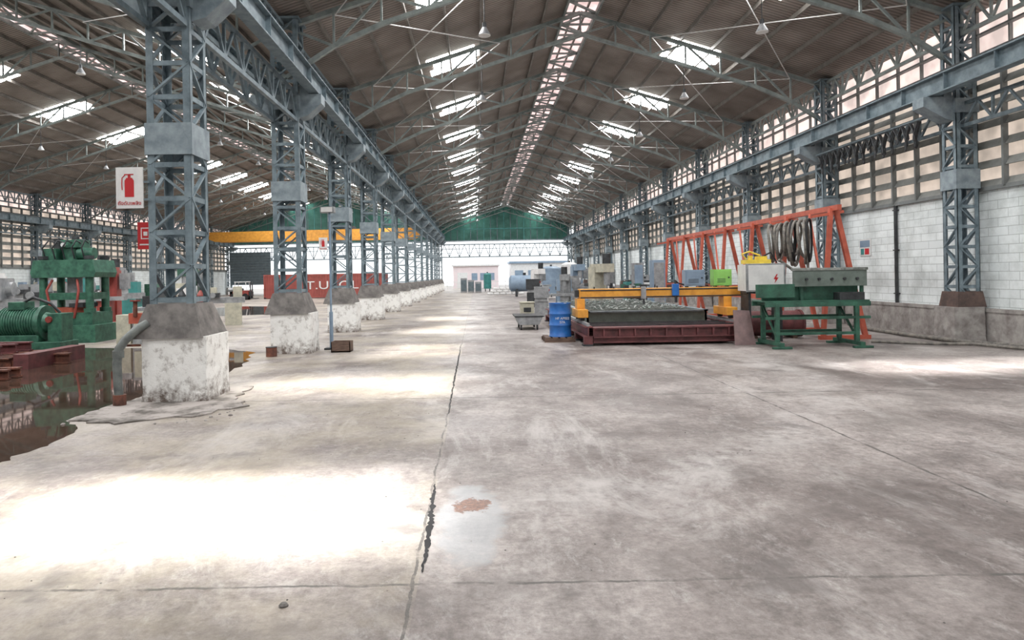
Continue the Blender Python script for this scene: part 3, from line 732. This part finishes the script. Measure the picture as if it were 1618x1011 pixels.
b=MB(); px0,px1,py0,py1=1.75,2.42,17.45,18.35
for k in range(4): b.box(px0-.02+k*.18,px0+.11+k*.18,py0,py1,.09,.12,wood)
for y in (py0,(py0+py1)/2-.04,py1-.08): b.box(px0-.05,px1+.05,y,y+.08,0,.09,wood)
b.obj('pallet')
b=MB(); cx,cy=2.14,17.85; z=.12; R=.275
prof=[(0,R+.012),(.02,R+.012),(.03,R),(.27,R),(.285,R+.015),(.30,R+.015),(.315,R),(.56,R),(.575,R+.015),(.59,R+.015),(.605,R),(.82,R),(.83,R+.012),(.85,R+.012)]
seg=36; vs=[(cx+r*math.cos(2*math.pi*k/seg),cy+r*math.sin(2*math.pi*k/seg),z+h) for h,r in prof for k in range(seg)]
b.add(vs,[(j*seg+k,j*seg+(k+1)%seg,(j+1)*seg+(k+1)%seg,(j+1)*seg+k) for j in range(len(prof)-1) for k in range(seg)],blue,True)
b.cyl((cx,cy,z),(cx,cy,z+.83),R-.005,blue,seg); b.cyl((cx+.12,cy-.1,z+.83),(cx+.12,cy-.1,z+.855),.035,white,12)
o=b.obj('oil_drum',(cx,cy,z))
text(o,'drum_text_1','HF AP022',(cx+.02,cy-R-.012,z+.47),.085,white); text(o,'drum_text_2','57A',(cx+.02,cy-R-.012,z+.375),.085,white)

b=MB(); x0,x1,y0,y1=1.2,2.05,21.5,22.9
b.prism([(x0+.12,.16),(x1-.12,.16),(x1,.42),(x0,.42)],'y',y0,y1,grey); b.box(x0-.02,x1+.02,y0-.02,y1+.02,.40,.44,dark)
for x in (x0+.15,x1-.2):
    for y in (y0+.1,y1-.1): b.cyl((x,y,.08),(x+.05,y,.08),.08,dark,12)
b.obj('wheeled_trough')
b=MB(); b.box(1.5,1.95,23.6,24.1,0,.75,offw); b.box(1.47,1.98,23.57,24.13,.75,.79,offw); b.box(1.6,1.85,23.58,23.6,.45,.6,dark); b.obj('waste_bin',bevel=.01)

# machines -------------------------------------------------------------
def lathe(x,y,s,mt,rot=0):
    b=MB()
    b.box(-1.0,-.4,-.3,.3,0,.7,mt); b.box(.5,1.0,-.3,.3,0,.7,mt); b.box(-1.05,1.1,-.26,.26,.7,.88,grey); b.box(-1.1,-.45,-.33,.33,.85,1.35,mt)
    b.cyl((-.45,0,1.1),(-.32,0,1.1),.16,grey,20); b.box(.0,.35,-.34,.34,.88,1.02,dark); b.box(.08,.26,-.16,.1,1.02,1.2,mt)
    b.box(.75,1.02,-.15,.15,.88,1.22,mt); b.cyl((.6,0,1.1),(.75,0,1.1),.05,grey,12); b.cyl((.15,-.36,.95),(.15,-.40,.95),.09,grey,14)
    b.cyl((-1.0,-.36,1.2),(-1.0,-.33,1.2),.05,red,10); b.box(-.9,-.6,-.335,-.33,1.0,1.2,white)
    ob=inst('lathe',b.mesh('lathe'),(x,y,0),(0,0,rot)); ob.scale=(s,s,s); return ob
def mill(x,y,s,mt,rot=0):
    b=MB()
    b.box(-.4,.4,-.55,.5,0,.2,mt); b.box(-.25,.25,.0,.5,.2,1.8,mt); b.box(-.22,.22,-.6,.45,1.6,1.9,mt); b.cyl((0,-.45,1.15),(0,-.45,1.6),.11,grey,16); b.cyl((0,-.45,1.0),(0,-.45,1.15),.03,grey,10)
    b.box(-.6,.6,-.6,-.15,.85,.97,grey); b.box(-.2,.2,-.5,0,.2,.85,mt); b.cyl((0,-.45,1.9),(0,-.45,2.25),.15,dark,18); b.cyl((-.68,-.38,.9),(-.6,-.38,.9),.09,grey,14); b.box(.3,.55,.1,.4,1.2,1.7,grey)
    ob=inst('milling_machine',b.mesh('milling_machine'),(x,y,0),(0,0,rot)); ob.scale=(s,s,s); return ob
mill(4.95,27.6,1.1,offw,.3); mill(3.9,30.5,.9,grey,-.2)
lathe(2.7,29.0,.9,grey,1.5); lathe(6.2,29.6,1.0,dark,.0); lathe(4.2,33.5,1.1,bluegrey,1.5); lathe(5.8,36.5,1.2,grey,.2); lathe(3.2,38,1.1,dark,1.4); lathe(6.7,32.6,1.0,dgreen,.1)
mill(6.0,41,1.2,bluegrey,.1); mill(4.0,45,1.1,white,.3)
b=MB(); b.box(6.85,7.35,27.0,27.5,.1,2.2,bluegrey); b.box(6.9,7.3,26.98,27.0,.2,2.1,grey); b.box(6.9,6.95,26.96,26.98,1.1,1.25,dark); b.box(6.8,7.4,26.95,27.55,0,.1,dark); b.obj('electrical_cabinet',bevel=.01)
b=MB(); b.box(7.7,8.2,34.0,34.5,.1,2.2,grey); b.box(7.75,8.15,33.98,34.0,.2,2.1,bluegrey); b.box(7.65,8.25,33.95,34.55,0,.1,dark); b.obj('electrical_cabinet',bevel=.01)
def vtank(x,y,r,h,mt,nm='storage_tank'):
    b=MB(); b.cyl((x,y,.3),(x,y,h-.15),r,mt,28); b.cyl((x,y,h-.15),(x,y,h),r,mt,28,r*.5); b.cyl((x,y,h),(x,y,h+.12),.08,dark,10)
    for k in range(4):
        a=math.pi/4+k*math.pi/2; b.box(x+r*.8*math.cos(a)-.05,x+r*.8*math.cos(a)+.05,y+r*.8*math.sin(a)-.05,y+r*.8*math.sin(a)+.05,0,.35,dark)
    for z in (.6,h*.5,h-.3): b.cyl((x,y,z),(x,y,z+.03),r+.015,mt,28)
    b.obj(nm,(x,y,0))
vtank(1.25,76,.42,2.0,teal); vtank(5.4,50,.75,2.3,bluegrey); vtank(7.0,52,.6,2.6,white); vtank(8.3,44,.5,2.1,grey)
def htank(x,y,l,r,mt):
    b=MB(); b.cyl((x-l/2,y,r+.4),(x+l/2,y,r+.4),r,mt,28); b.cyl((x-l/2-.15,y,r+.4),(x-l/2,y,r+.4),r*.6,mt,28,r); b.cyl((x+l/2,y,r+.4),(x+l/2+.15,y,r+.4),r,mt,28,r*.6)
    for s_ in (-1,1): b.box(x+s_*l*.3-.08,x+s_*l*.3+.08,y-r*.8,y+r*.8,0,.6,dark)
    b.cyl((x,y,2*r+.4),(x,y,2*r+.6),.12,dark,12); b.obj('horizontal_tank')
htank(3.9,56,2.2,.65,bluegrey); htank(6.5,60,2.6,.8,white)
b=MB()
for k in range(3): b.box(-1.6+k*.75,-.95+k*.75,72,73,0,1.5-.2*k,grey); b.box(-1.55+k*.75,-1.0+k*.75,71.97,72,.15,1.3-.2*k,shut_m)
b.obj('equipment_cabinets',bevel=.02)
b=MB(); rr=random.Random(9)
for r_ in range(3):
    for k in range(6-r_):
        x=1.0+k*.55+r_*.27; b.box(x,x+.5,62,62.8,r_*.22,r_*.22+.2,white)
b.obj('cement_bag_pile',bevel=.06)
b=MB()
for k in range(5):
    x=8.9; y=36+k*1.3; b.box(x,x+.9,y,y+1.0,0,1.0+.2*(k%3),(bluegrey,white,grey,offw,teal)[k]); b.box(x+.1,x+.8,y+.1,y+.9,1.0+.2*(k%3),1.1+.2*(k%3),dark); b.cyl((x+.45,y+.5,1.1),(x+.45,y+.5,1.6),.12,grey,12)
b.obj('pump_sets',bevel=.02)

# ------------------------------------------------------------------ left nave
b=MB(); cx,cy=0,0
b.box(cx-.95,cx+.95,cy-.7,cy+.7,0,.5,green); b.box(cx-.8,cx+.8,cy-.55,cy+.55,.5,.85,green)
for sx in (-1,1):
    for sy in (-1,1):
        b.cyl((cx+sx*.66,cy+sy*.42,.85),(cx+sx*.66,cy+sy*.42,2.4),.11,green,18)
        b.cyl((cx+sx*.66,cy+sy*.42,2.38),(cx+sx*.66,cy+sy*.42,2.48),.15,dark,6); b.cyl((cx+sx*.66,cy+sy*.42,.85),(cx+sx*.66,cy+sy*.42,.97),.16,green,18)
b.prism([(cx-.88,1.86),(cx+.88,1.86),(cx+.93,2.0),(cx+.84,2.36),(cx-.84,2.36),(cx-.93,2.0)],'y',cy-.6,cy+.6,green)
b.box(cx-.75,cx+.75,cy-.5,cy+.5,1.22,1.42,green); b.cyl((cx,cy,1.42),(cx,cy,1.9),.2,grey,20); b.cyl((cx,cy,2.36),(cx,cy,2.8),.3,green,20)
b.box(cx-.7,cx-.3,cy-.4,cy+.2,2.36,2.7,green); b.cyl((cx+.25,cy-.2,2.55),(cx+.7,cy-.2,2.55),.17,green,16); b.cyl((cx-.4,cy-.1,2.7),(cx-.4,cy-.1,3.0),.13,dark,14); b.box(cx-.2,cx+.35,cy-.35,cy+.2,2.72,2.95,green)
b.cyl((cx+.1,cy-.1,2.95),(cx+.1,cy-.1,3.05),.1,dark,12); b.cyl((cx-.1,cy-.36,2.8),(cx-.1,cy-.42,2.8),.06,white,12)
for k in range(5): b.tube([(cx-.6+k*.28,cy-.42,2.4),(cx-.6+k*.28,cy-.55,2.7),(cx-.45+k*.26,cy-.5,2.92),(cx-.3+k*.22,cy-.3,2.85)],.022,dark)
for sx in (-.35,.35): b.tube([(cx+sx,cy-.5,1.8),(cx+sx*1.3,cy-.62,1.5),(cx+sx*1.1,cy-.6,1.1),(cx+sx*.8,cy-.55,.7)],.035,dred)
b.box(cx-.45,cx+.45,cy-.3,cy+.3,.85,1.0,orange); b.box(cx+.1,cx+.5,cy-.5,cy+.3,1.0,1.12,dark)
o=b.obj('hydraulic_press',bevel=.015); o.location=(-11.75,20.4,0)
b=MB(); cx,cy=-11.2,17.6
b.box(cx-1.1,cx+.9,cy-.4,cy+.4,0,.25,green); b.cyl((cx-.75,cy,.72),(cx+.25,cy,.72),.36,green,28); b.cyl((cx+.25,cy,.72),(cx+.35,cy,.72),.43,green,28); b.cyl((cx+.35,cy,.72),(cx+.6,cy,.72),.26,green,24,.14); b.cyl((cx-.95,cy,.72),(cx-.75,cy,.72),.32,dark,24)
for k in range(14): b.cyl((cx-.70+k*.065,cy,.72),(cx-.685+k*.065,cy,.72),.385,green,28)
b.box(cx-.5,cx-.1,cy-.22,cy+.22,1.05,1.25,green); b.box(cx-.7,cx+.3,cy-.3,cy+.3,.25,.42,green); b.box(cx+.5,cx+.85,cy-.25,cy+.25,.25,.95,green); b.cyl((cx+.55,cy-.3,.8),(cx+.55,cy-.25,.8),.08,dred,14)
b.tube([(cx-.2,cy-.1,1.22),(cx+.1,cy-.15,1.36),(cx+.5,cy-.1,1.2),(cx+.68,cy,.95)],.035,dark)
b.obj('electric_motor_unit',bevel=.012)
lathe(-14.3,22.3,1.4,grey,.2); mill(-14.0,26.5,1.2,dred,.2); mill(-16.8,24.0,1.1,white,.0); lathe(-10.2,26.5,1.2,offw,.3)
lathe(-16,30,1.4,teal,.1); mill(-13,31.5,1.2,dgreen,.1); lathe(-22,33.5,1.4,grey,.1); lathe(-25,38,1.5,bluegrey,.1); mill(-24,30,1.2,green,.1); mill(-19,37,1.3,grey,.3)
b=MB(); rr=random.Random(4)
for k in range(5):
    y=13.9+k*.38; ibeam(b,(-12.6+rr.uniform(-.3,.3),y,.12),(-8.9+rr.uniform(-.5,.5),y+rr.uniform(-.06,.06),.12),.16,.22,rust)
for k in range(3):
    y=14.2+k*.5; ibeam(b,(-12.2,y,.33),(-9.8,y+.1,.33),.16,.2,maroon)
b.box(-9.2,-8.9,13.8,15.8,.0,.3,maroon)
for k in range(3): ibeam(b,(-10.6,11.9+k*.3,.1),(-8.3,12.0+k*.32,.1),.15,.18,rust)
b.obj('steel_beam_stack')
b=MB(); b.box(-9.4,-8.9,19.0,19.6,0,1.0,grey); b.box(-9.35,-8.95,18.98,19.0,.2,.9,offw); b.cyl((-9.15,19.3,1.0),(-9.15,19.3,1.3),.1,dark,12); b.box(-9.9,-9.5,19.1,19.5,0,.8,offw); b.obj('valve_test_stand',bevel=.01)
b=MB()
for k in range(4):
    x=-9.6+k*.3; mt=(dred,dark,grey,cred)[k]; b.cyl((x,22.0,.0),(x,22.0,1.25),.12,mt,16); b.cyl((x,22,1.25),(x,22,1.4),.12,mt,16,.04); b.cyl((x,22,1.4),(x,22,1.5),.04,dark,8)
b.box(-9.8,-8.5,22.13,22.17,.5,.56,orange); b.obj('gas_cylinders')
b=MB(); b.box(-5.0,-4.72,Y1-.2,Y1-.05,1.1,1.25,orange); b.cyl((-4.9,Y1-.2,1.2),(-4.9,Y1-.2,1.42),.03,rust,10); b.cyl((-4.9,Y1-.2,1.42),(-4.9,Y1-.2,1.44),.07,dred,14); b.obj('red_valve')
b=MB(); cx0,cx1,cy,H=-18.6,-8.0,61,2.1
b.box(cx0,cx1,cy,cy+2.4,.12,H,cred)
x=cx0+.15
while x<cx1-.15: b.box(x,x+.12,cy-.03,cy,.25,H-.12,cred); x+=.24
b.box(cx0,cx1,cy-.05,cy,.05,.22,cred); b.box(cx0,cx1,cy-.05,cy,H-.12,H+.02,cred)
for x in (cx0,cx1-.12): b.box(x,x+.12,cy-.06,cy,.05,H,cred)
for x in (cx0,cx1-.2): b.box(x,x+.2,cy-.06,cy+2.4,0,.12,dark)
o=b.obj('shipping_container',(cx0,cy,0))
text(o,'container_text','T.UROL',(-12.6,cy-.06,1.1),1.0,white,sx=1.35)
b=MB(); yc=74
for y in (yc-.8,yc+.8):
    b.prism([(XL+.75,6.35),(XL+2.2,5.75),(XC-2.2,5.75),(XC-.7,6.55),(XC-.7,6.9),(XL+.75,6.75)],'y',y-.2,y+.2,yellow)
for x,zz in ((XL+.75,6.15),(XC-.62,6.52)):
    b.box(x-.2,x+.2,yc-1.6,yc+1.6,zz+.12,zz+.45,yellow)
    for y in (yc-1.3,yc+1.3): b.cyl((x-.06,y,zz+.16),(x+.06,y,zz+.16),.16,dark,16)
b.box(-14.2,-12.8,yc-.9,yc+.9,6.8,7.2,dark); b.cyl((-13.9,yc,6.5),(-13.1,yc,6.5),.3,grey,18); b.cyl((-13.5,yc,4.9),(-13.5,yc,6.4),.03,dark,6); b.box(-13.65,-13.35,yc-.1,yc+.1,4.6,4.95,yellow)
b.obj('overhead_crane')
b=MB(); x,y=-20.2,60
b.box(x-.9,x+.7,y-.5,y+.5,.35,.8,dred); b.box(x-1.0,x-.6,y-.5,y+.5,.45,1.05,white); b.box(x-.3,x+.1,y-.25,y+.25,.8,1.0,dark)
for dx in (-.5,.6):
    for sy in (-.5,.5): b.beam((x+dx,y+sy*.9,.8),(x+dx*.8,y+sy*.9,1.5),.06,.06,white)
b.box(x-.5,x+.6,y-.48,y+.48,1.5,1.56,white)
for dx in (-.6,.45):
    for sy in (-.52,.4): b.cyl((x+dx,y+sy,.28),(x+dx,y+sy+.14,.28),.28,black,20)
for sy in (-.25,.25): b.box(x+.78,x+.88,y+sy-.05,y+sy+.05,.1,1.5,dark); b.box(x+.88,x+1.4,y+sy-.05,y+sy+.05,.08,.13,dark)
b.box(x+.7,x+.9,y-.35,y+.35,.3,.7,dark)
b.obj('forklift',bevel=.03)
b=MB()
for k in range(7):
    y=30+k*5; b.box(-28.6,-27.6,y,y+1.8,0,1.5+.3*(k%2),(green,grey,bluegrey,offw,teal,grey,green)[k]); b.box(-27.6,-27.55,y+.2,y+1.6,.3,1.2,dark); b.cyl((-28.1,y+.9,1.5),(-28.1,y+.9,2.2),.2,grey,14)
b.obj('workshop_machines',bevel=.03)

# ------------------------------------------------------------------ lights
def area(nm,x,y,z,sx,sy,p,spread=180,rot=(0,0,0),col=(1,1,1)):
    l=bpy.data.lights.new(nm,'AREA'); l.shape='RECTANGLE'; l.size=sx; l.size_y=sy; l.energy=p; l.spread=math.radians(spread); l.color=col
    o=bpy.data.objects.new(nm,l); o.location=(x,y,z); o.rotation_euler=rot; S.collection.objects.link(o); return o
area('sun_patch_lamp',-2.65,5.15,7.4,4.2,1.6,120,12,col=(1,.985,.94))  # added lamps below the closed roof, sized to imitate sun patches through gaps
area('sun_patch_lamp',-3.0,5.0,7.4,4.6,2.0,48,20,col=(1,.97,.88))
area('sun_patch_lamp',-2.0,11.0,7.4,3.0,1.9,74,16,col=(1,.96,.86))
area('sun_patch_lamp',-1.3,16.2,8.2,1.7,2.4,46,14,col=(1,.96,.86))
area('sun_patch_lamp',-1.3,22.2,8.2,1.7,2.6,42,14,col=(1,.96,.88))
area('sun_patch_lamp',-1.3,28.3,8.2,1.7,2.6,42,14,col=(1,.96,.88))
area('sun_patch_lamp',8.9,12.0,7.8,4.8,1.6,120,12,col=(1,.98,.96))

w=bpy.data.worlds.new('world'); S.world=w; w.use_nodes=True
w.node_tree.nodes['Background'].inputs[0].default_value=(.95,.98,1,1); w.node_tree.nodes['Background'].inputs[1].default_value=2.0

# ------------------------------------------------------------------ camera
cam=bpy.data.cameras.new('camera'); co=bpy.data.objects.new('camera',cam); S.collection.objects.link(co)
cam.sensor_width=36; cam.lens=1100/1618*36; cam.shift_x=57/1618; cam.shift_y=-69.5/1618; cam.clip_end=400
co.location=(0,0,1.7); co.rotation_euler=(math.pi/2,math.radians(1.0),0)
S.camera=co
